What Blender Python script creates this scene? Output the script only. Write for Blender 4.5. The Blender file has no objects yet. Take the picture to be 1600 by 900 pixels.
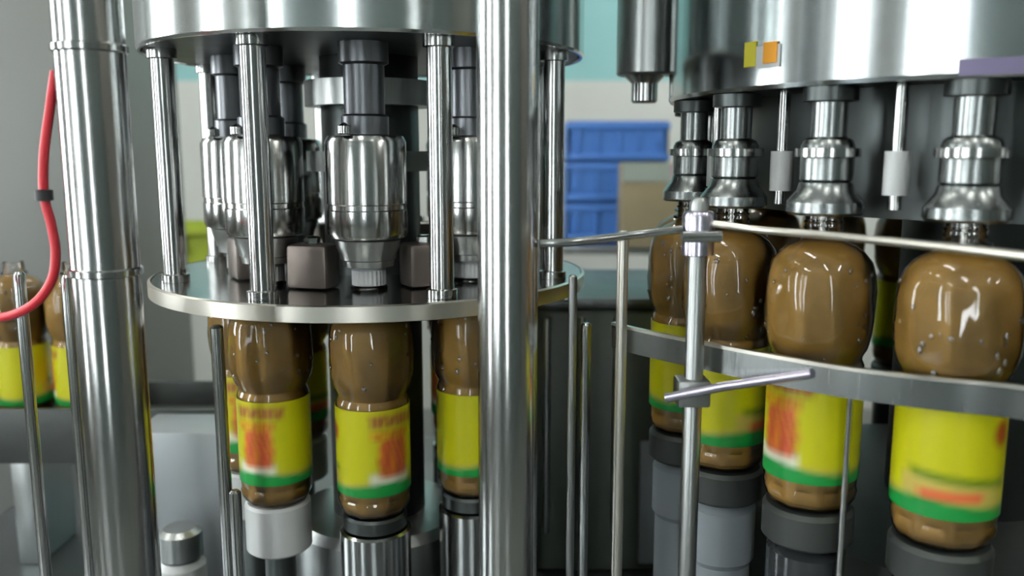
import bpy, bmesh, math, random
from mathutils import Vector, Matrix
PI = math.pi
rnd = random.Random(7)
scene = bpy.context.scene
C = scene.collection
CZ = 1.40                       # lens height above the floor; heights below are given relative to the lens

# ------------------------------------------------------------------ camera
cam_d = bpy.data.cameras.new('camera'); cam = bpy.data.objects.new('camera', cam_d); C.objects.link(cam)
cam_d.sensor_width = 36.0; cam_d.lens = 36.0*1350/1600
cam_d.clip_start = 0.02
cam.location = (0, 0, CZ); cam.rotation_euler = (math.radians(90-9.0), 0, 0)
cam_d.dof.use_dof = True; cam_d.dof.focus_distance = 0.72; cam_d.dof.aperture_fstop = 4.0
scene.camera = cam
# ------------------------------------------------------------------ world (overcast daylight outside the windows), exposure
W = bpy.data.worlds.new('World'); scene.world = W; W.use_nodes = True
bg = W.node_tree.nodes['Background']; bg.inputs[0].default_value = (0.95, 0.98, 1.0, 1); bg.inputs[1].default_value = 16.0
LAMP = 32.0
vs = scene.view_settings
vs.view_transform = 'Standard'; vs.look = 'None'; vs.exposure = 0.18; vs.gamma = 1.0; vs.use_curve_mapping = False
scene.cycles.use_denoising = True
scene.cycles.max_bounces = 8; scene.cycles.transparent_max_bounces = 16
scene.cycles.sample_clamp_indirect = 6.0
scene.cycles.caustics_reflective = False; scene.cycles.caustics_refractive = False

# ------------------------------------------------------------------ materials
def srgb(r, g, b):
    f = lambda c: (c/255/12.92) if c/255 <= .04045 else ((c/255+.055)/1.055)**2.4
    return (f(r), f(g), f(b), 1)
def mat(name, col, rough=.5, metal=0.0, var=0.0, scale=30, bump=0.0, coat=0.0, stretch=None, emit=0.0):
    m = bpy.data.materials.new(name); m.use_nodes = True
    nt = m.node_tree; b = nt.nodes['Principled BSDF']
    b.inputs['Base Color'].default_value = col; b.inputs['Roughness'].default_value = rough
    b.inputs['Metallic'].default_value = metal; b.inputs['Coat Weight'].default_value = coat
    if emit:
        b.inputs['Emission Color'].default_value = col; b.inputs['Emission Strength'].default_value = emit
    if var or bump:
        tc = nt.nodes.new('ShaderNodeTexCoord'); mp = nt.nodes.new('ShaderNodeMapping'); nz = nt.nodes.new('ShaderNodeTexNoise')
        nt.links.new(tc.outputs['Object'], mp.inputs[0]); nt.links.new(mp.outputs[0], nz.inputs['Vector'])
        nz.inputs['Scale'].default_value = scale; nz.inputs['Detail'].default_value = 4
        if stretch: mp.inputs['Scale'].default_value = stretch
        if var:
            mr = nt.nodes.new('ShaderNodeMix'); mr.data_type = 'RGBA'
            nt.links.new(nz.outputs[0], mr.inputs[0])
            mr.inputs[6].default_value = [c*(1-var) for c in col[:3]]+[1]
            mr.inputs[7].default_value = [min(1, c*(1+var)) for c in col[:3]]+[1]
            nt.links.new(mr.outputs[2], b.inputs['Base Color'])
            rr = nt.nodes.new('ShaderNodeMapRange'); nt.links.new(nz.outputs[0], rr.inputs[0])
            rr.inputs[3].default_value = max(.02, rough*(1-var)); rr.inputs[4].default_value = min(1, rough*(1+var))
            nt.links.new(rr.outputs[0], b.inputs['Roughness'])
        if bump:
            bp = nt.nodes.new('ShaderNodeBump'); bp.inputs['Strength'].default_value = bump; bp.inputs['Distance'].default_value = .002
            nt.links.new(nz.outputs[0], bp.inputs['Height']); nt.links.new(bp.outputs[0], b.inputs['Normal'])
    return m
def clear(name, tint, refl=1.0, rough=.04):
    m = bpy.data.materials.new(name); m.use_nodes = True
    nt = m.node_tree; nt.nodes.remove(nt.nodes['Principled BSDF'])
    out = nt.nodes['Material Output']
    t = nt.nodes.new('ShaderNodeBsdfTransparent'); t.inputs[0].default_value = tint
    g = nt.nodes.new('ShaderNodeBsdfGlossy'); g.inputs['Roughness'].default_value = rough
    fr = nt.nodes.new('ShaderNodeFresnel'); fr.inputs[0].default_value = 1.55
    mu = nt.nodes.new('ShaderNodeMath'); mu.operation = 'MULTIPLY'; mu.inputs[1].default_value = refl
    mx = nt.nodes.new('ShaderNodeMixShader')
    nt.links.new(fr.outputs[0], mu.inputs[0]); nt.links.new(mu.outputs[0], mx.inputs[0])
    nt.links.new(t.outputs[0], mx.inputs[1]); nt.links.new(g.outputs[0], mx.inputs[2]); nt.links.new(mx.outputs[0], out.inputs[0])
    return m
BR = (60, 60, 1.5)
STEEL = mat('stainless', (.47, .472, .46, 1), .17, 1.0, .12, 14, .03, stretch=BR)
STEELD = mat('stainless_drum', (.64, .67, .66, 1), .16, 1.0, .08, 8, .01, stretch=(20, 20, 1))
STEELM = mat('stainless_dull', (.36, .37, .36, 1), .34, 1.0, .15, 14, .04, stretch=BR)
STEELDK = mat('steel_dark', (.10, .11, .108, 1), .38, 1.0, .25, 20, .05)
LILAC = mat('steel_lilac', (.60, .56, .66, 1), .25, 1.0, .1, 20, .02)
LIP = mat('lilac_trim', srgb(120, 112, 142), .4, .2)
VALVE = mat('valve_steel', (.30, .315, .31, 1), .26, 1.0, .15, 14, .04, stretch=BR)
SPIN = mat('spindle_steel', (.17, .175, .185, 1), .35, 1.0, .2, 18, .04, stretch=BR)
BRONZE = mat('bronze_block', (.20, .165, .145, 1), .4, .6, .2, 30, .05)
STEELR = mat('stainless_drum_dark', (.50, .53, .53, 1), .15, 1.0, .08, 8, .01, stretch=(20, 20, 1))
WARM = mat('steel_warm', (.74, .70, .62, 1), .30, 1.0, .1, 20, .02)
IRON = mat('dark_iron', (.06, .066, .062, 1), .45, .4, .3, 25, .1)
GREENDK = mat('dark_green_paint', (.085, .10, .08, 1), .45, .0, .3, 25, .1)
RUBBER = mat('black_rubber', (.02, .02, .022, 1), .55, 0, .2, 30, .05)
GLOSSBLK = mat('wet_black_plastic', (.03, .033, .036, 1), .18, 0, .3, 40, .25, coat=.6)
WHITEPL = mat('white_plastic', (.60, .61, .60, 1), .35, 0, .05, 30, .02)
GREYPL = mat('grey_panel', (.30, .32, .33, 1), .42, .35, .08, 6, .02)
GREYPANEL = mat('grey_sheet', (.22, .222, .212, 1), .45, .3, .08, 4, .02)
BED = mat('bed_plate', (.16, .175, .18, 1), .3, .8, .2, 8, .03)
JUICE = mat('brown_juice', srgb(186, 144, 70), .45, 0, .30, 34, 0)
PET = clear('clear_bottle_plastic', (.97, .96, .94, 1), 1.2, .05)
DROP = clear('water', (1, 1, 1, 1), 4.5, .03)
PANE = clear('window_glass', (.96, .98, .98, 1), .8, .01)
CAPM = mat('white_cap', (.72, .73, .72, 1), .35, 0, .04, 40, .02)
HOSE = mat('red_hose', srgb(225, 50, 62), .35, 0, .06, 30, .02)
BLUE = mat('blue_crate_plastic', srgb(70, 120, 195), .45, 0, .12, 14, .03)
CARDB = mat('carton_board', srgb(140, 128, 100), .8, 0, .1, 20, .05)
CARDG = mat('carton_grey_band', srgb(150, 160, 150), .7, 0, .06, 20, .02)
PINK = mat('carton_pink_patch', srgb(190, 120, 150), .7)
LIME = mat('lime_plastic', srgb(165, 180, 60), .5, 0, .25, 20, .05)
ORANGE = mat('reflection_orange', srgb(235, 160, 30), .5)  # orange and yellow of the reflection painted on the filling drum
YEL = mat('reflection_yellow', srgb(215, 205, 60), .5)
BLUEGREY = mat('blue_grey_enamel', (.27, .30, .32, 1), .4, 0, .08, 8, .02)
WHITE = mat('white_paint', srgb(214, 216, 210), .6, 0, .04, 5, .02)
GREYWALL = mat('grey_wall_paint', srgb(104, 103, 96), .6, 0, .05, 5, .02)
FRONTWALL = mat('front_wall_paint', srgb(104, 116, 115), .6, 0, .05, 5, .02)
TEAL = mat('teal_paint', srgb(150, 200, 200), .6, 0, .05, 5, .02)
FLOORM = mat('floor_epoxy', (.16, .17, .16, 1), .35, 0, .2, 3, .02)
CEIL = mat('ceiling_paint', (.55, .57, .56, 1), .8, 0, .05, 3, .02)
FRAMEM = mat('window_frame', (.5, .5, .5, 1), .5)
TUBE = mat('lamp_tube', (1, 1, .95, 1), .5, emit=LAMP)
def label_material():
    m = bpy.data.materials.new('label_print'); m.use_nodes = True
    nt = m.node_tree; b = nt.nodes['Principled BSDF']
    a = nt.nodes.new('ShaderNodeVertexColor'); a.layer_name = 'print'
    nt.links.new(a.outputs[0], b.inputs['Base Color']); b.inputs['Roughness'].default_value = .32
    return m
LABEL = label_material()

# ------------------------------------------------------------------ mesh helpers
def lathe(bm, prof, c=(0, 0), seg=32, warp=None, cap=True):
    rings = []
    for r, z in prof:
        ring = []
        for k in range(seg):
            a = 2*PI*k/seg
            rr = r if warp is None else r+warp(a, z)
            ring.append(bm.verts.new((c[0]+rr*math.cos(a), c[1]+rr*math.sin(a), z)))
        rings.append(ring)
    for A, B in zip(rings, rings[1:]):
        for k in range(seg):
            bm.faces.new((A[k], A[(k+1) % seg], B[(k+1) % seg], B[k]))
    if cap:
        if prof[0][0] > 1e-5: bm.faces.new(list(reversed(rings[0])))
        if prof[-1][0] > 1e-5: bm.faces.new(rings[-1])
    return bm
def rod(bm, r, z0, z1, c=(0, 0), seg=20, bev=None):
    b = min(r*.25, abs(z1-z0)*.2) if bev is None else bev
    return lathe(bm, [(r-b, z0), (r, z0+b), (r, z1-b), (r-b, z1)], c, seg)
def box(bm, c, s, bev=0.0, rz=0.0):
    m = Matrix.Translation(c) @ Matrix.Rotation(rz, 4, 'Z') @ Matrix.Diagonal((s[0], s[1], s[2], 1))
    r = bmesh.ops.create_cube(bm, size=1, matrix=m)
    if bev:
        es = list({e for v in r['verts'] for e in v.link_edges})
        bmesh.ops.bevel(bm, geom=es, offset=bev, segments=2, profile=.5, affect='EDGES')
    return bm
def spline(pts, n=8):
    P = [Vector(p) for p in pts]; P = [2*P[0]-P[1]]+P+[2*P[-1]-P[-2]]; out = []
    for i in range(1, len(P)-2):
        for k in range(n):
            t = k/n; a, b, c, d = P[i-1:i+3]
            out.append(.5*((2*b)+(c-a)*t+(2*a-5*b+4*c-d)*t*t+(3*b-a-3*c+d)*t**3))
    out.append(P[-2]); return out
def tube(bm, pts, r, seg=14):
    P = [Vector(p) for p in pts]; rings = []; n = None
    for i, p in enumerate(P):
        t = (P[min(i+1, len(P)-1)]-P[max(i-1, 0)]).normalized()
        if n is None:
            n = t.orthogonal().normalized()
        n = (n-t*n.dot(t)).normalized(); b = t.cross(n)
        rings.append([bm.verts.new(p+r*(math.cos(2*PI*k/seg)*n+math.sin(2*PI*k/seg)*b)) for k in range(seg)])
    for A, B in zip(rings, rings[1:]):
        for k in range(seg): bm.faces.new((A[k], A[(k+1) % seg], B[(k+1) % seg], B[k]))
    bm.faces.new(list(reversed(rings[0]))); bm.faces.new(rings[-1]); return bm
def arc_band(bm, c, r0, r1, z0, z1, a0, a1, n=60):
    prev = None
    for k in range(n+1):
        a = a0+(a1-a0)*k/n; q = [bm.verts.new((c[0]+r*math.cos(a), c[1]+r*math.sin(a), z)) for r, z in ((r0, z0), (r1, z0), (r1, z1), (r0, z1))]
        if prev:
            for i in range(4): bm.faces.new((prev[i], prev[(i+1) % 4], q[(i+1) % 4], q[i]))
        else: bm.faces.new(list(reversed(q)))
        prev = q
    bm.faces.new(prev); return bm
def obj(name, bm, m, parent=None, smooth=True, loc=None, kind=None):
    bmesh.ops.recalc_face_normals(bm, faces=bm.faces[:])
    me = bpy.data.meshes.new(name); bm.to_mesh(me); bm.free()
    if smooth:
        for p in me.polygons: p.use_smooth = True
        me.set_sharp_from_angle(angle=math.radians(26.5))
    me.materials.append(m)
    return link(name, me, parent, loc, kind)
def link(name, me, parent=None, loc=None, kind=None):
    o = bpy.data.objects.new(name, me); C.objects.link(o)
    if parent: o.parent = parent
    if loc: o.location = loc
    if kind: o['kind'] = kind
    return o
NB = bmesh.new
def tag(o, label, cat, group=None):
    o['label'] = label; o['category'] = cat
    if group: o['group'] = group
    return o
def thing(name, label, cat, loc=(0, 0, 0), rz=0.0, group=None):
    o = bpy.data.objects.new(name, None); o.empty_display_size = .05; C.objects.link(o)
    o.location = loc; o.rotation_euler = (0, 0, rz)
    return tag(o, label, cat, group)
def copy_tree(o, parent=None):
    c = o.copy(); C.objects.link(c)
    if parent: c.parent = parent
    for ch in list(o.children): copy_tree(ch, c)
    return c

# ------------------------------------------------------------------ the hall
X0, X1, Y0, Y1, ZF, ZC = -4.0, 5.0, -3.6, 4.6, 0.0, 3.9
obj('floor', box(NB(), ((X0+X1)/2, (Y0+Y1)/2, ZF-.05), (X1-X0+.4, Y1-Y0+.4, .1)), FLOORM, kind='structure', smooth=False)
obj('ceiling', box(NB(), ((X0+X1)/2, (Y0+Y1)/2, ZC+.05), (X1-X0+.4, Y1-Y0+.4, .1)), CEIL, kind='structure', smooth=False)
def wall(name, axis, at_, lo, hi, holes, m, t=.12):
    """a wall along axis with tall window openings (u0,u1,z0,z1)"""
    bm = NB()
    def blk(u0, u1, z0, z1):
        if u1-u0 < 1e-4 or z1-z0 < 1e-4: return
        if axis == 'x': box(bm, ((u0+u1)/2, at_, (z0+z1)/2), (u1-u0, t, z1-z0))
        else: box(bm, (at_, (u0+u1)/2, (z0+z1)/2), (t, u1-u0, z1-z0))
    u = lo
    for u0, u1, z0, z1 in sorted(holes):
        blk(u, u0, ZF, ZC); blk(u0, u1, ZF, z0); blk(u0, u1, z1, ZC); u = u1
    blk(u, hi, ZF, ZC)
    return obj(name, bm, m, smooth=False, kind='structure')
HL = [(-3.45, -2.65, .5, 3.5), (-1.12, -.55, .5, 3.5), (1.2, 2.2, .9, 3.2)]
HF = [(-3.85, -3.05, .5, 3.5), (-.28, -.02, .5, 3.5)]
wall('wall_left', 'y', X0-.06, Y0, Y1, HL, GREYWALL)
wall('wall_front', 'x', Y0-.06, X0-.12, X1+.12, HF, FRONTWALL)
wall('wall_right', 'y', X1+.06, Y0, Y1, [], GREYWALL)
wall('wall_back', 'x', Y1+.06, X0-.12, X1+.12, [], TEAL)
obj('trim_1', box(NB(), ((X0+X1)/2, Y1-.006, (CZ+.36)/2), (X1-X0-.02, .012, CZ+.36)), WHITE, kind='structure', smooth=False)   # white lower wall
wi = 0
for axis, at_, hs in (('y', X0-.06, HL), ('x', Y0-.06, HF)):
    for u0, u1, z0, z1 in hs:
        wi += 1; bm = NB(); bp = NB(); f = .035
        def b2(bmx, ua, ub, za, zb, t):
            if axis == 'x': box(bmx, ((ua+ub)/2, at_, (za+zb)/2), (ub-ua, t, zb-za))
            else: box(bmx, (at_, (ua+ub)/2, (za+zb)/2), (t, ub-ua, zb-za))
        b2(bm, u0, u0+f, z0, z1, .08); b2(bm, u1-f, u1, z0, z1, .08); b2(bm, u0+f, u1-f, z0, z0+f, .08); b2(bm, u0+f, u1-f, z1-f, z1, .08)
        b2(bp, u0+f, u1-f, z0+f, z1-f, .006)
        w = obj('window_%d' % wi, bm, FRAMEM, smooth=False, kind='structure')
        obj('pane', bp, PANE, w, smooth=False)
def ceiling_light(x, y, first=[None]):
    if first[0] is None:
        t = thing('ceiling_light', 'twin fluorescent tube light fixed to the hall ceiling above the line', 'ceiling light', (x, y, ZC), group='fluorescent lights on the ceiling')
        obj('lamp_housing', box(NB(), (0, 0, -.03), (.22, 1.4, .06), .005), WHITEPL, t, smooth=False)
        for s in (-1, 1): obj('lamp_tube', tube(NB(), [(s*.06, -.66, -.085), (s*.06, .66, -.085)], .022, 12), TUBE, t)
        first[0] = t
    else:
        t = copy_tree(first[0]); t.location = (x, y, ZC)
for x in (-2.4, -.4, 1.8, 3.8):
    for y in (-1.9, .9, 3.2): ceiling_light(x, y)

# ------------------------------------------------------------------ machine bed that carries everything
ZB = -.56                       # top of the bed plate relative to the lens
bed = thing('machine_bed', 'dark stainless machine bed under the two bottling turrets', 'machine bed', (0, 0, 0))
obj('top_plate', box(NB(), (.15, .98, CZ+ZB-.015), (1.9, 1.36, .03), .004), BED, bed)
obj('apron', box(NB(), (.15, .98, CZ+ZB-.14), (1.8, 1.26, .22), .004), STEELM, bed)
for sx in (-.65, .95):
    for sy in (.42, 1.54): obj('leg', box(NB(), (sx, sy, (CZ+ZB-.25)/2), (.08, .08, CZ+ZB-.25), .004), STEELM, bed)

# ------------------------------------------------------------------ bottle
def label_colour(deg, v):
    """flat print of the paper sleeve: deg around the bottle, v from bottom 0 to top 1"""
    n = lambda a, b: .5+.5*math.sin(a*1.7+b*9.1+2*math.sin(b*5.3+a*.31))
    Y = srgb(206, 203, 22)[:3]; G = srgb(28, 150, 66)[:3]; DG = srgb(112, 140, 20)[:3]; RD = srgb(170, 60, 40)[:3]; OR = srgb(226, 140, 30)[:3]
    MA = srgb(160, 60, 60)[:3]; WH = srgb(232, 232, 205)[:3]; BG = srgb(208, 186, 92)[:3]; CO = srgb(232, 112, 66)[:3]
    c = Y
    d = deg % 360
    if 15 <= d <= 108:                                   # brand side: scribbled heading, a drink picture
        if .80 < v < .95 and n(d*.5, v) > .22 and d < 100: c = MA
        elif .66 < v < .77 and 18 < d < 82: c = OR if n(d*.4, v*2) > .5 else (Y if n(d, v) > .35 else RD)
        elif .22 < v <= .66 and abs(d-55) < 27-18*abs(v-.42):
            c = RD if n(d*.33, v*2.2) > .58 else (CO if n(d*.21, v*3) > .45 else OR)
        elif .12 < v <= .27 and abs(d-48) < 34: c = WH
    if 190 <= d <= 330:                                  # back side: green rule, coral ribbon, red dot
        q = .34-.0006*(d-250)
        if abs(v-q) < .035 and 205 < d < 318: c = DG
        elif .13 < v < q-.03 and 196 < d < 312: c = CO if abs(v-.2) < .045 and 216 < d < 284 else BG
        if (d-305)**2/130+(v-.72)**2/.012 < 1: c = RD
    if v < .13+.03*math.sin(math.radians(d*2)): c = G
    elif v < .16+.03*math.sin(math.radians(d*2)) and c == Y: c = BG
    return c
def label_mesh():
    nu, nv, r, z0, z1 = 150, 40, .0345, .024, .105
    bm = NB(); lay = bm.verts.layers.float_color.new('print'); g = []
    K = [(dx, dy) for dx in (-5, -2.5, 0, 2.5, 5) for dy in (-.03, -.015, 0, .015, .03)]
    for j in range(nv+1):
        row = []
        for i in range(nu):
            a = 2*PI*i/nu; v = bm.verts.new((r*math.cos(a), r*math.sin(a), z0+(z1-z0)*j/nv))
            q = [label_colour(360*i/nu+dx, min(1, max(0, j/nv+dy))) for dx, dy in K]; c = [sum(e[n] for e in q)/len(K) for n in range(3)]; v[lay] = (*c, 1); row.append(v)
        g.append(row)
    for j in range(nv):
        for i in range(nu): bm.faces.new((g[j][i], g[j][(i+1) % nu], g[j+1][(i+1) % nu], g[j+1][i]))
    lo = [bm.verts.new((v.co.x*.985, v.co.y*.985, v.co.z)) for v in g[0]]; hi = [bm.verts.new((v.co.x*.985, v.co.y*.985, v.co.z)) for v in g[-1]]
    for i in range(nu):
        lo[i][lay] = g[0][i][lay]; hi[i][lay] = g[-1][i][lay]
    for i in range(nu):
        k = (i+1) % nu; bm.faces.new((lo[i], lo[k], g[0][k], g[0][i])); bm.faces.new((g[-1][i], g[-1][k], hi[k], hi[i]))
    return bm
BODY = [(.018, .003), (.024, 0), (.0295, .002), (.0325, .007), (.0335, .013), (.0325, .0165), (.0335, .020), (.0337, .024), (.0337, .105),
        (.0335, .108), (.0318, .112), (.0322, .115), (.0355, .121), (.0378, .131), (.0385, .145), (.0384, .162), (.0374, .174), (.0350, .183),
        (.0295, .190), (.023, .1945), (.0155, .1975), (.0132, .200), (.0130, .2115)]
def dimples(a, z):
    w = 0.0
    if .113 < z < .186: w += .0011*math.cos(9*a+(1.4 if z > .15 else 0))*math.sin((z-.113)/.073*PI)
    if z < .02: w += .0006*math.cos(10*a)*(z > .001)
    return w
def make_bottle(capped):
    t = thing('juice_bottle', '', 'bottle'); dz = 0 if capped else .0105
    obj('body', lathe(NB(), [p for p in BODY if p[1] < .21]+[(.0130, .2115-dz), (.0128, .2268-dz)], seg=60, warp=dimples, cap=False), PET, t)
    k = [(max(.001, r-.0012), z+(.0012 if i < 3 else 0)) for i, (r, z) in enumerate(BODY) if z < .199]
    obj('juice', lathe(NB(), [(.0005, .004)]+k[1:]+[(.0005, k[-1][1]+.0005)], seg=60, warp=dimples, cap=False), JUICE, t)
    obj('neck_ring', lathe(NB(), [(.0131, .2115-dz), (.0168, .2115-dz), (.0168, .2135-dz), (.0131, .2145-dz)], seg=32, cap=False), PET, t)
    dr = random.Random(3 if capped else 11); b = NB()
    for _ in range(34):
        a = dr.uniform(0, 2*PI); z = dr.choice((dr.uniform(.112, .185), dr.uniform(.13, .15), dr.uniform(.168, .186)))
        r = next((r0+(r1-r0)*(z-z0)/(z1-z0) for (r0, z0), (r1, z1) in zip(BODY[6:], BODY[7:]) if z0 <= z <= z1 and z1 > z0), .034)+dimples(a, z); q = dr.uniform(.0008, .0024)
        bmesh.ops.create_icosphere(b, subdivisions=2, radius=1, matrix=Matrix.Translation((r*math.cos(a), r*math.sin(a), z)) @ Matrix.Rotation(a, 4, 'Z') @ Matrix.Diagonal((q*.55, q, q*dr.uniform(.9, 1.5), 1)))
    obj('water_drops', b, DROP, t, kind='stuff')
    obj('label', label_mesh(), LABEL, t)
    if capped:
        b = lathe(NB(), [(.0140, .2150), (.0152, .2155), (.0152, .2290), (.0138, .2310), (.0005, .2313)], seg=48, warp=lambda a, z: .0004*math.cos(24*a) if z < .2295 else 0, cap=False)
        obj('cap', b, CAPM, t)
    else:
        obj('neck_thread', lathe(NB(), [(.0131, .2065), (.0140, .2075), (.0131, .2085), (.0131, .2105), (.0140, .2115), (.0131, .2125)], seg=32, cap=False), PET, t)
    return t
proto_open, proto_capped = make_bottle(False), make_bottle(True)
used = set()
def put_bottle(x, y, z, front, label, capped=False, group=None):
    p = proto_capped if capped else proto_open
    if p.name in used: p = copy_tree(p)
    else: used.add(p.name)
    p.location = (x, y, z); p.rotation_euler = (0, 0, math.atan2(-y, -x)-math.radians(front))
    tag(p, label, 'bottle', group); return p

# ------------------------------------------------------------------ capping turret (left)
LC = Vector((-.147, .912)); LR = .135; LA = -3.016; LBASE = -.335
TL = thing('capping_turret', 'stainless capping turret left of the centre post with drum on columns', 'capping turret', (LC.x, LC.y, CZ))
st = [LA+i*PI/4 for i in range(8)]
obj('drum', lathe(NB(), [(.150, .100), (.214, .100), (.216, .0925), (.2185, .0925), (.22, .095), (.22, .30), (.215, .308), (.03, .335), (.0005, .336)], seg=96, cap=False), STEELD, TL)
obj('underside_plate', lathe(NB(), [(.0505, .094), (.2135, .094), (.2135, .0995), (.0505, .0995)], seg=96, cap=False), STEELDK, TL)
obj('core_shaft', lathe(NB(), [(.05, -.56), (.05, .12), (.042, .14)], seg=40), STEELDK, TL)
for z0, z1 in ((-.02, .0), (.045, .07)): obj('core_collar', lathe(NB(), [(.0505, z0), (.066, z0), (.066, z1), (.0505, z1)], seg=40, cap=False), STEELM, TL)
colmesh = None
for k in range(8):
    a = math.radians(-154+45*k); p = (.198*math.cos(a), .198*math.sin(a), 0)
    if colmesh is None:
        o = obj('column', lathe(NB(), [(.0135, -.1240), (.0135, -.117), (.0105, -.116), (.0105, .084), (.0135, .085), (.0135, .0938)], seg=28), STEEL, TL, loc=p); colmesh = o.data
    else: link('column', colmesh, TL, p)
# neck plate with a pocket for every bottle neck
cu = bpy.data.curves.new('neck_plate_outline', 'CURVE'); cu.dimensions = '2D'; cu.fill_mode = 'BOTH'; cu.extrude = .0045; cu.bevel_depth = .0012; cu.bevel_resolution = 1
def circ(cx, cy, r, n):
    s = cu.splines.new('POLY'); s.points.add(n-1); s.use_cyclic_u = True
    for k in range(n): s.points[k].co = (cx+r*math.cos(2*PI*k/n), cy+r*math.sin(2*PI*k/n), 0, 1)
circ(0, 0, .2188, 128); circ(0, 0, .052, 48)
for a in st: circ(LR*math.cos(a), LR*math.sin(a), .0152, 32)
tmp = bpy.data.objects.new('tmp', cu); C.objects.link(tmp)
bpy.context.view_layer.update()
me = bpy.data.meshes.new_from_object(tmp.evaluated_get(bpy.context.evaluated_depsgraph_get())); C.objects.unlink(tmp); bpy.data.objects.remove(tmp)
me.materials.clear(); me.materials.append(STEEL)
np_ = link('neck_plate', me, TL, (0, 0, -.1300))
obj('plate_rim', lathe(NB(), [(.2202, -.1390), (.2232, -.1380), (.2232, -.1250), (.2202, -.1240)], seg=128, cap=False), WARM, TL)
heads = None
for i, a in enumerate(st):
    p = (LR*math.cos(a), LR*math.sin(a), 0)
    if heads is None:
        h = obj('capping_head', lathe(NB(), [(.030, -.078), (.0345, -.076), (.036, -.072), (.036, -.052), (.0352, -.051), (.0352, -.047), (.036, -.046), (.036, .008), (.0335, .013), (.022, .014)], seg=40), STEEL, TL, loc=p)
        s1 = obj('spindle', lathe(NB(), [(.021, .0145), (.021, .03), (.018, .032), (.018, .074), (.022, .076), (.022, .0935)], seg=28), SPIN, h)
        s2 = obj('chuck', lathe(NB(), [(.0175, -.1030), (.0225, -.1025), (.0235, -.097), (.025, -.096), (.0255, -.091), (.028, -.086), (.0295, -.0785)], seg=32), STEELM, h)
        s3 = obj('grip_knob', lathe(NB(), [(.004, -.004), (.006, -.003), (.006, .003), (.0005, .006)], seg=14, cap=False), STEEL, h)
        s3.location = (-.012, -.034, .018)
        heads = (h.data, s1.data, s2.data, s3.data)
    else:
        h = link('capping_head', heads[0], TL, p); link('spindle', heads[1], h); link('chuck', heads[2], h)
        g = link('grip_knob', heads[3], h, (-.012, -.034, .018))
# guide blocks standing on the neck plate between the heads
gb = None
for i, a in enumerate(st):
    b = a+PI/8; p = (.132*math.cos(b), .132*math.sin(b), 0)
    if gb is None:
        o = obj('guide_block', box(NB(), (0, 0, -.1035), (.030, .040, .040), .004), BRONZE, TL, loc=p); o.rotation_euler.z = b
        q = obj('bolt_head', lathe(NB(), [(.007, -.083), (.007, -.078), (.005, -.0765)], seg=6), STEEL, o); gb = (o.data, q.data)
    else:
        o = link('guide_block', gb[0], TL, p); o.rotation_euler.z = b; link('bolt_head', gb[1], o)
# lower drum, pedestals
obj('lower_drum', lathe(NB(), [(.092, -.56), (.094, -.555), (.094, -.40), (.088, -.39), (.0505, -.388)], seg=64), STEELM, TL)
ped = {}
for i, a in enumerate(st):
    p = (LR*math.cos(a), LR*math.sin(a), 0)
    w = 'puck' if i in (0, 1, 6, 7) else 'sleeve'
    if w not in ped:
        if w == 'puck':
            o = obj('pedestal', lathe(NB(), [(.028, -.387), (.0315, -.384), (.0315, -.339), (.029, -.3365)], seg=36), WHITEPL, TL, loc=p)
            q = obj('lift_rod', lathe(NB(), [(.015, -.56), (.015, -.3875)], seg=20), STEELDK, o)
        else:
            o = obj('pedestal', lathe(NB(), [(.026, -.352), (.030, -.350), (.030, -.339), (.028, -.3365)], seg=36), STEELDK, TL, loc=p)
            q = obj('sleeve', lathe(NB(), [(.0335, -.56), (.0335, -.3545), (.031, -.3525)], seg=36), STEEL, o)
        ped[w] = (o.data, q.data, q.name.split('.')[0])
    else:
        o = link('pedestal', ped[w][0], TL, p); link(ped[w][2], ped[w][1], o)
LB = [(60, 'amber juice bottle far left on capping turret, half hidden behind its neighbour'),
      (84, 'juice bottle above white pedestal puck on capping turret, red picture left on label'),
      (22, 'middle front juice bottle on capping turret, red picture on right of yellow label'),
      (168, 'juice bottle on capping turret cut off by the thick centre post'),
      (270, None), (100, 'rear juice bottle in shade between two right front bottles on capping turret'), (20, None), (200, 'rear juice bottle in shade between two left front bottles on capping turret')]
for i, (fr, lb) in enumerate(LB):
    a = st[i]
    put_bottle(LC.x+LR*math.cos(a), LC.y+LR*math.sin(a), CZ+LBASE, fr, lb or 'amber juice bottle at the shaded rear side of the capping turret', True, None if lb else 'bottles at the rear of the capping turret')

# ------------------------------------------------------------------ filling turret (right)
RC = Vector((.436, .795)); RR = .27; RA = 3.471; RBASE = -.262; NS = 18
TR = thing('filling_turret', 'large stainless filling turret on the right with hanging valves', 'filling turret', (RC.x, RC.y, CZ))
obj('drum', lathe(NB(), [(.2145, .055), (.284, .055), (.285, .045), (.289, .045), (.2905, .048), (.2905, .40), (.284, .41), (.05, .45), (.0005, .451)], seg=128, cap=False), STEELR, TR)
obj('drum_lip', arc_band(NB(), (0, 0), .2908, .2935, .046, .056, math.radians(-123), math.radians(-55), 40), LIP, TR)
obj('underside_plate', lathe(NB(), [(.2145, .047), (.2835, .047), (.2835, .0545), (.2145, .0545)], seg=96, cap=False), IRON, TR)
obj('core', lathe(NB(), [(.214, -.05), (.214, .06)], seg=64), STEELDK, TR)
obj('core_shaft', lathe(NB(), [(.07, -.56), (.07, -.0505)], seg=40), STEELDK, TR)
sk = NB(); lay = None
ca, cr = math.radians(219), .2912
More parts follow.
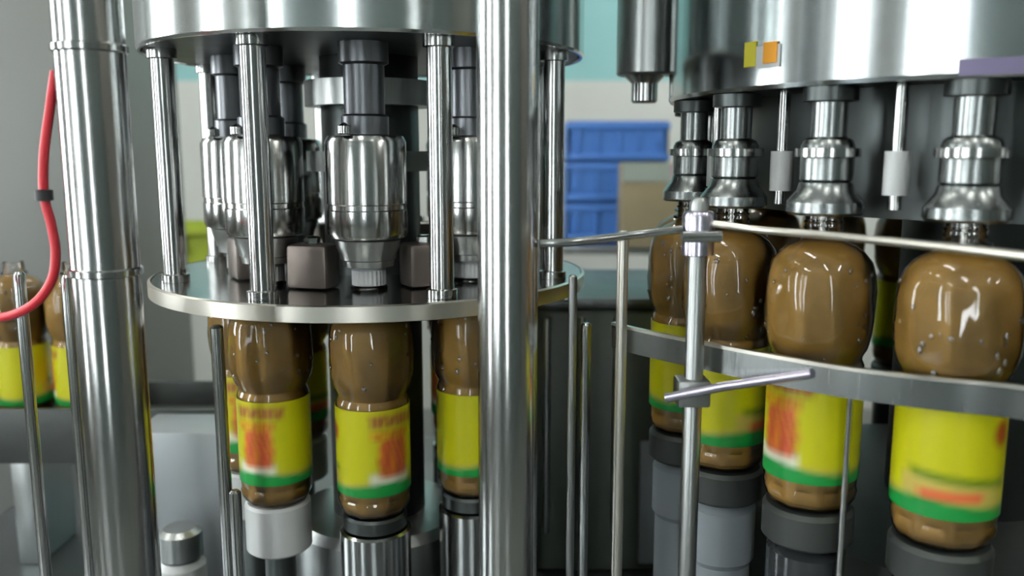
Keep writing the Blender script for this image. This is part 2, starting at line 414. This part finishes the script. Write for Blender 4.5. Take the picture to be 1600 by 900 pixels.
def patch(a0, a1, z0, z1, r, m, name='painted_reflection'):  # coloured patch painted in for yellow labels mirrored in the drum steel
    obj(name, arc_band(NB(), (0, 0), r, r+.0006, z0, z1, a0, a1, 6), m, TR)['label'] = {'O': 'orange part of small reflection painted on the drum', 'Y': 'yellow part of small reflection painted on the drum', 'W': 'white part of small reflection painted on the drum'}[('O' if m is ORANGE else 'Y' if m is YEL else 'W')]
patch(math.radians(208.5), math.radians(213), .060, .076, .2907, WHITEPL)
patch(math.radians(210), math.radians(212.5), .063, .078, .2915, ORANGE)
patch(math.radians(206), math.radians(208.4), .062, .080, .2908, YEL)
vm = None
def valve(p):
    global vm
    if vm is None:
        v = obj('filling_valve', lathe(NB(), [(.0165, -.022), (.0185, -.020), (.0185, .004), (.0165, .008), (.0125, .010), (.0125, .0465)], seg=32), VALVE, TR, loc=p)
        a = obj('flange', lathe(NB(), [(.0188, -.004), (.0225, -.004), (.0225, .002), (.0188, .002)], seg=32, cap=False), STEEL, v)
        b = obj('bell', lathe(NB(), [(.0255, -.0450), (.027, -.043), (.0265, -.036), (.020, -.028), (.0186, -.0222), (.005, -.0222)], seg=32, cap=False), VALVE, v)
        c = obj('vent_tube', lathe(NB(), [(.0035, -.060), (.0035, -.0224)], seg=16), STEEL, v)
        d = obj('upper_cap', lathe(NB(), [(.0128, .034), (.019, .035), (.019, .0445), (.0128, .0462)], seg=28, cap=False), STEELDK, v)
        vm = [(o.name.split('.')[0], o.data) for o in (a, b, c, d)]; vm.insert(0, v.data)
    else:
        v = link('filling_valve', vm[0], TR, p)
        for n, d in vm[1:]: link(n, d, v)
    return v
ang = [RA+(i-4)*2*PI/NS for i in range(NS)]
for a in ang: valve((RR*math.cos(a), RR*math.sin(a), 0))
# slim tie rods between the valves
tm = None
for a in ang:
    b = a+PI/NS; p = (.262*math.cos(b), .262*math.sin(b), 0)
    if tm is None:
        o = obj('tie_rod', lathe(NB(), [(.0045, -.040), (.0045, .046)], seg=14), STEEL, TR, loc=p); tm = o.data
        q = obj('glint_sleeve', lathe(NB(), [(.0047, -.03), (.0085, -.03), (.0085, .0), (.0047, .0)], seg=16, cap=False), WHITEPL, o); tq = q.data  # white sleeve added in place of light caught by the rear valve bodies
    else:
        o = link('tie_rod', tm, TR, p); link('glint_sleeve', tq, o)
obj('lower_drum', lathe(NB(), [(.222, -.56), (.222, -.34), (.21, -.325), (.0705, -.325)], seg=80), IRON, TR)
pm = None
for a in ang:
    p = (RR*math.cos(a), RR*math.sin(a), 0)
    if pm is None:
        o = obj('pedestal', lathe(NB(), [(.030, -.292), (.0335, -.289), (.0335, -.267), (.031, -.2635)], seg=32), IRON, TR, loc=p)
        q = obj('lift_cylinder', lathe(NB(), [(.026, -.56), (.026, -.35), (.029, -.345), (.029, -.30), (.02, -.2925)], seg=28), GLOSSBLK, o); pm = [o.data, q.data]; pg = q.data.copy(); pg.materials[0] = BLUEGREY
    else:
        o = link('pedestal', pm[0], TR, p); link('lift_cylinder', pg if abs(a-ang[4]) < .1 or abs(a-ang[3]) < .1 else pm[1], o)
RB = {7: (150, 'juice bottle on filling turret directly right of the nearest one'), 8: (60, 'juice bottle on filling turret two places right of the nearest one'),
      16: (30, 'far amber bottle glimpsed between the two nearest filling turret bottles'),
      3: (175, 'juice bottle on filling turret partly hidden behind the slim guard post'),
      4: (180, 'juice bottle right beside the slim guard post on the filling turret'),
      5: (97, 'juice bottle second from right on filling turret, red drink picture on label'),
      6: (243, 'nearest right-hand juice bottle, coral ribbon near bottom of yellow label'),
      2: (30, 'juice bottle on filling turret just behind the slim guard post, farthest visible')}
for i, a in enumerate(ang):
    x, y = RC.x+RR*math.cos(a), RC.y+RR*math.sin(a)
    if 800+1350*x/y/.99 > 1720 and i not in RB or i in (14, 15): continue
    fr, lb = RB.get(i, (rnd.choice((20, 120, 240, 300)), None))
    put_bottle(x, y, CZ+RBASE, fr, lb or 'amber juice bottle on the far side of the filling turret', False, None if lb else 'bottles at the rear of the filling turret')

# ------------------------------------------------------------------ posts
t = thing('centre_post', 'thick polished stainless post in the middle between both turrets', 'post', (-.003, .60, CZ))
obj('tube', lathe(NB(), [(.0212, ZB+.012), (.0212, .9), (.018, .91)], seg=48), STEEL, t)
obj('foot_flange', lathe(NB(), [(.045, ZB), (.045, ZB+.010), (.0215, ZB+.012)], seg=40), STEELM, t)
t = thing('corner_post', 'thick stainless post on the left with two joint seams', 'post', (-.2845, .60, CZ))
obj('tube', lathe(NB(), [(.0225, ZB+.012), (.0225, .9), (.019, .91)], seg=48), STEEL, t)
obj('foot_flange', lathe(NB(), [(.045, ZB), (.045, ZB+.010), (.0228, ZB+.012)], seg=40), STEELM, t)
for z in (.068, -.083): obj('seam_collar', lathe(NB(), [(.0226, z-.003), (.0242, z-.002), (.0242, z+.002), (.0226, z+.003)], seg=48, cap=False), STEEL, t)
# slim rods standing on the bed: px-derived places turned into real positions
for (x, y, ztop, r, m, lb) in (
    (.082, .635, -.058, .0042, WARM, 'slim pale rod right of the centre post reaching the guide arm'),
    (.070, .80, -.16, .0050, STEEL, 'short rod between centre post and slim pale rod'),
    (.050, .70, -.10, .0035, STEELM, 'thin dull rod close to right side of centre post'),
    (-.258, .74, -.15, .0058, STEEL, 'rod under left rim of the capping turret plate'),
    (-.236, .70, -.285, .0050, STEEL, 'short rod standing low beside the far left bottle'),
    (-.415, .72, -.10, .0050, STEEL, 'leftmost slim rod standing at the left picture edge'),
    (-.365, .70, -.10, .0045, STEEL, 'slim rod between leftmost rod and left corner post'),
    (.2335, .577, -.155, .0023, STEEL, 'thin wire rod between the two nearest filling turret bottles')):
    t = thing('support_rod', lb, 'rod', (x, y, CZ))
    obj('shaft', lathe(NB(), [(r, ZB+.006), (r, ztop-r*.4), (r*.6, ztop)], seg=18), m, t)
    obj('foot_nut', lathe(NB(), [(r*2.2, ZB), (r*2.2, ZB+.008), (r*1.05, ZB+.0085)], seg=6), STEELM, t)

# ------------------------------------------------------------------ guard rail, post and band round the filling turret
G = thing('guide_rail', 'guard of steel rail, clamp, slim post and curved band before filling turret', 'guard rail', (0, 0, CZ))
px, py = .1345, .622
obj('rail', tube(NB(), spline([(px+.008, py-.006, -.051), (.172, .592, -.0535), (.2035, .552, -.0535), (.236, .500, -.0535), (.264, .443, -.0535), (.290, .375, -.0535), (.31, .30, -.0535)], 10), .0026, 16), WARM, G)
obj('arm', tube(NB(), spline([(.0195, .60, -.0635), (.045, .602, -.0625), (.09, .618, -.059), (px-.012, py-.002, -.0555)], 8), .0030, 16), STEEL, G)
obj('slim_post', lathe(NB(), [(.0068, ZB+.010), (.0068, -.037), (.005, -.033)], (px, py), 24), STEELM, G)
obj('foot_flange', lathe(NB(), [(.022, ZB), (.022, ZB+.008), (.007, ZB+.010)], (px, py), 28), STEELM, G)
obj('clamp', lathe(NB(), [(.0072, -.075), (.0115, -.074), (.0118, -.046), (.0105, -.043), (.0072, -.042)], (px, py), 28, cap=False), LILAC, G)
obj('clamp_bolt', tube(NB(), [(px-.014, py-.011, -.060), (px+.014, py-.011, -.060)], .0042, 16), STEEL, G)
BP = spline([(.085, .712, 0), (.104, .683, 0), (.150, .630, 0), (.182, .597, 0), (.218, .564, 0), (.248, .545, 0), (.277, .530, 0), (.3055, .518, 0), (.36, .487, 0), (.45, .468, 0), (.54, .474, 0)], 8)
def strip(bm, pts, t, z0, z1):
    prev = None
    for i, p in enumerate(pts):
        d = (pts[min(i+1, len(pts)-1)]-pts[max(i-1, 0)]).normalized(); n = Vector((-d.y, d.x, 0))*t/2
        q = [bm.verts.new((w.x, w.y, z)) for w, z in ((p-n, z0), (p+n, z0), (p+n, z1), (p-n, z1))]
        if prev:
            for k in range(4): bm.faces.new((prev[k], prev[(k+1) % 4], q[(k+1) % 4], q[k]))
        else: bm.faces.new(list(reversed(q)))
        prev = q
    bm.faces.new(prev); return bm
obj('band', strip(NB(), BP, .0025, -.163, -.1442), VALVE, G)
obj('band_edge', strip(NB(), BP, .0045, -.1440, -.1415), WARM, G)
obj('bracket_block', box(NB(), (px-.001, py, -.176), (.024, .022, .020), .002), STEELM, G)
obj('bracket_bar', tube(NB(), [(.112, .610, -.178), (.150, .598, -.166), (.2036, .573, -.150)], .0034, 16), LILAC, G)

# ------------------------------------------------------------------ red hose
def at(u, v, Y):
    k = (450-v)/1350; p = math.radians(9); d = Vector(((u-800)/1350, math.cos(p)+k*math.sin(p), -math.sin(p)+k*math.cos(p))); return d*(Y/d.y)
hp = [at(u, v, Y) for u, v, Y in ((86, 112, .612), (78, 170, .606), (69, 240, .60), (69, 305, .60), (80, 350, .60), (87, 395, .60), (80, 440, .60), (50, 477, .60), (0, 496, .61), (-70, 490, .63), (-160, 440, .68), (-220, 330, .72))]
t = thing('red_hose', 'thin red air hose looping down beside the left corner post', 'hose', (0, 0, CZ))
obj('hose', tube(NB(), spline(hp, 10), .0033, 16), HOSE, t)
c = hp[3]; obj('clip', lathe(NB(), [(.0036, c.z-.004), (.0058, c.z-.0035), (.0058, c.z+.0035), (.0036, c.z+.004)], (c.x, c.y), 16, cap=False), RUBBER, t)

# ------------------------------------------------------------------ duct beside the filling drum
d0 = at(1008, 100, .93)
t = thing('ceiling_duct', 'dark vertical steel duct dropping from the ceiling beside filling drum', 'duct', (d0.x, d0.y, CZ))
obj('pipe', lathe(NB(), [(.028, .078), (.030, .08), (.030, ZC-CZ)], seg=32), STEELM, t)
obj('nozzle', lathe(NB(), [(.012, .050), (.014, .052), (.014, .07), (.022, .0778)], seg=20), STEEL, t)

# ------------------------------------------------------------------ back row: cabinet, conveyor, bottles, crates
t = thing('control_cabinet', 'grey sheet steel cabinet behind the red hose at left', 'cabinet', (-1.28, 1.92, 0))
obj('carcass', box(NB(), (0, 0, .80+.35), (.98, .35, 1.90), .006), GREYPANEL, t)
obj('plinth', box(NB(), (0, 0, .10), (.9, .3, .2), .004), IRON, t)
obj('door', box(NB(), (0, -.181, 1.2), (.92, .010, 1.7), .003), GREYPANEL, t)
obj('handle', box(NB(), (.18, -.196, 1.62), (.012, .018, .16), .003), STEEL, t)
t = thing('rear_conveyor', 'low conveyor behind the left corner post carrying bottles', 'conveyor', (-.66, 1.16, 0))
zc = CZ-.365
obj('belt', box(NB(), (0, 0, zc-.01), (.62, .12, .02), .003), IRON, t)
obj('side_rail', box(NB(), (0, -.068, zc-.005), (.62, .008, .075), .002), IRON, t)
obj('side_rail', box(NB(), (0, .068, zc-.005), (.62, .008, .075), .002), IRON, t)
for sx in (-.28, 0, .28): obj('leg', box(NB(), (sx, 0, (zc-.02+CZ+ZB)/2 if sx > -.2 else (zc-.02)/2), (.03, .10, zc-.02-(CZ+ZB) if sx > -.2 else zc-.02), .002), STEELM, t)
for k, (x, fr) in enumerate(((-.675, 150), (-.595, 150), (-.755, 330))):
    put_bottle(x, 1.16, zc+.0005, fr, ('amber bottle on rear conveyor left of leftmost slim rod, lime label showing', 'amber bottle on rear conveyor seen between slim rod and corner post', 'amber bottle on rear conveyor at the outermost left edge')[k])
t = thing('transfer_housing', 'dark green transfer housing behind the centre post, right side', 'machine housing', (.15, 1.22, CZ))
obj('body', box(NB(), (0, 0, (ZB-.20)/2), (.34, .26, -.20-ZB), .008), GREENDK, t)
obj('top_plate', box(NB(), (0, 0, -.192), (.36, .28, .014), .003), STEELDK, t)
for k in range(4): obj('guard_bar', tube(NB(), [(-.15+.045*k, -.136, -.50), (-.15+.045*k, -.136, -.21)], .005, 16), STEELM, t)
obj('inspection_panel', box(NB(), (.068, -.134, -.46), (.10, .008, .17), .002), BLUEGREY, t)
t = thing('drive_box', 'grey drive box behind left corner post with a white motor at its foot', 'drive box', (-.42, .99, CZ))
obj('panel', box(NB(), (.02, .05, (ZB-.335)/2), (.12, .08, -.335-ZB), .004), GREYPL, t)
obj('motor', lathe(NB(), [(.024, ZB+.001), (.027, ZB+.004), (.027, ZB+.085), (.022, ZB+.092)], (.035, -.045), 24), WHITEPL, t)
obj('motor_fan_cover', lathe(NB(), [(.020, ZB+.0925), (.025, ZB+.096), (.025, ZB+.125), (.018, ZB+.13)], (.035, -.045), 24), STEELM, t)
# blue crates, a carton and lime crate by the back wall
def crate(x, y, z, label, m=BLUE, s=(.40, .30, .16), group=None):
    t = thing('plastic_crate', label, 'crate', (x, y, z), group=group)
    w, d, h = s; b = NB()
    box(b, (0, 0, .006), (w, d, .012)); box(b, (0, -d/2+.006, h/2), (w, .012, h)); box(b, (0, d/2-.006, h/2), (w, .012, h))
    box(b, (-w/2+.006, 0, h/2), (.012, d, h)); box(b, (w/2-.006, 0, h/2), (.012, d, h))
    obj('shell', b, m, t, smooth=False)
    for zz in (.02, h-.02): obj('rim', box(NB(), (0, -d/2-.006, zz), (w+.01, .010, .022), .002), m, t)
    for k in range(5): obj('rib', box(NB(), (-w/2+w*(k+.5)/5, -d/2-.005, h/2), (.012, .008, h-.068), .001), m, t)
    return t
t = thing('pallet_table', 'low steel table by the back wall under the blue crates', 'table', (.40, 3.6, 0))
obj('tabletop', box(NB(), (0, 0, 1.02), (1.5, .55, .03), .004), STEELM, t)
for sx in (-.7, .7):
    for sy in (-.22, .22): obj('leg', box(NB(), (sx, sy, .5025), (.04, .04, 1.005), .003), STEELM, t)
crate(.42, 3.62, 1.0355, 'lower blue plastic crate of the stack by the back wall')
crate(.42, 3.62, 1.1965, 'middle blue plastic crate of the stack by the back wall')
crate(.42, 3.62, 1.3575, 'top blue plastic crate of the stack by the back wall')
t = thing('carton', 'brown carton with grey band and pink patch before the blue crates', 'carton', (.55, 3.37, 1.0355))
obj('box', box(NB(), (0, 0, .16), (.26, .13, .32), .003), CARDB, t)
obj('band', box(NB(), (0, -.067, .285), (.262, .004, .07)), CARDG, t)
obj('patch', box(NB(), (.09, -.071, .29), (.07, .004, .06)), PINK, t)
t = thing('pallet_table', 'steel side table behind the capping turret with lime crate', 'table', (-1.45, 3.2, 0))
obj('tabletop', box(NB(), (0, 0, .98), (1.2, .5, .03), .004), STEELM, t)
for sx in (-.55, .55):
    for sy in (-.2, .2): obj('leg', box(NB(), (sx, sy, .4825), (.04, .04, .965), .003), STEELM, t)
crate(-1.30, 3.2, .9955, 'lime green plastic crate on table behind the capping turret', LIME, (.7, .3, .14))
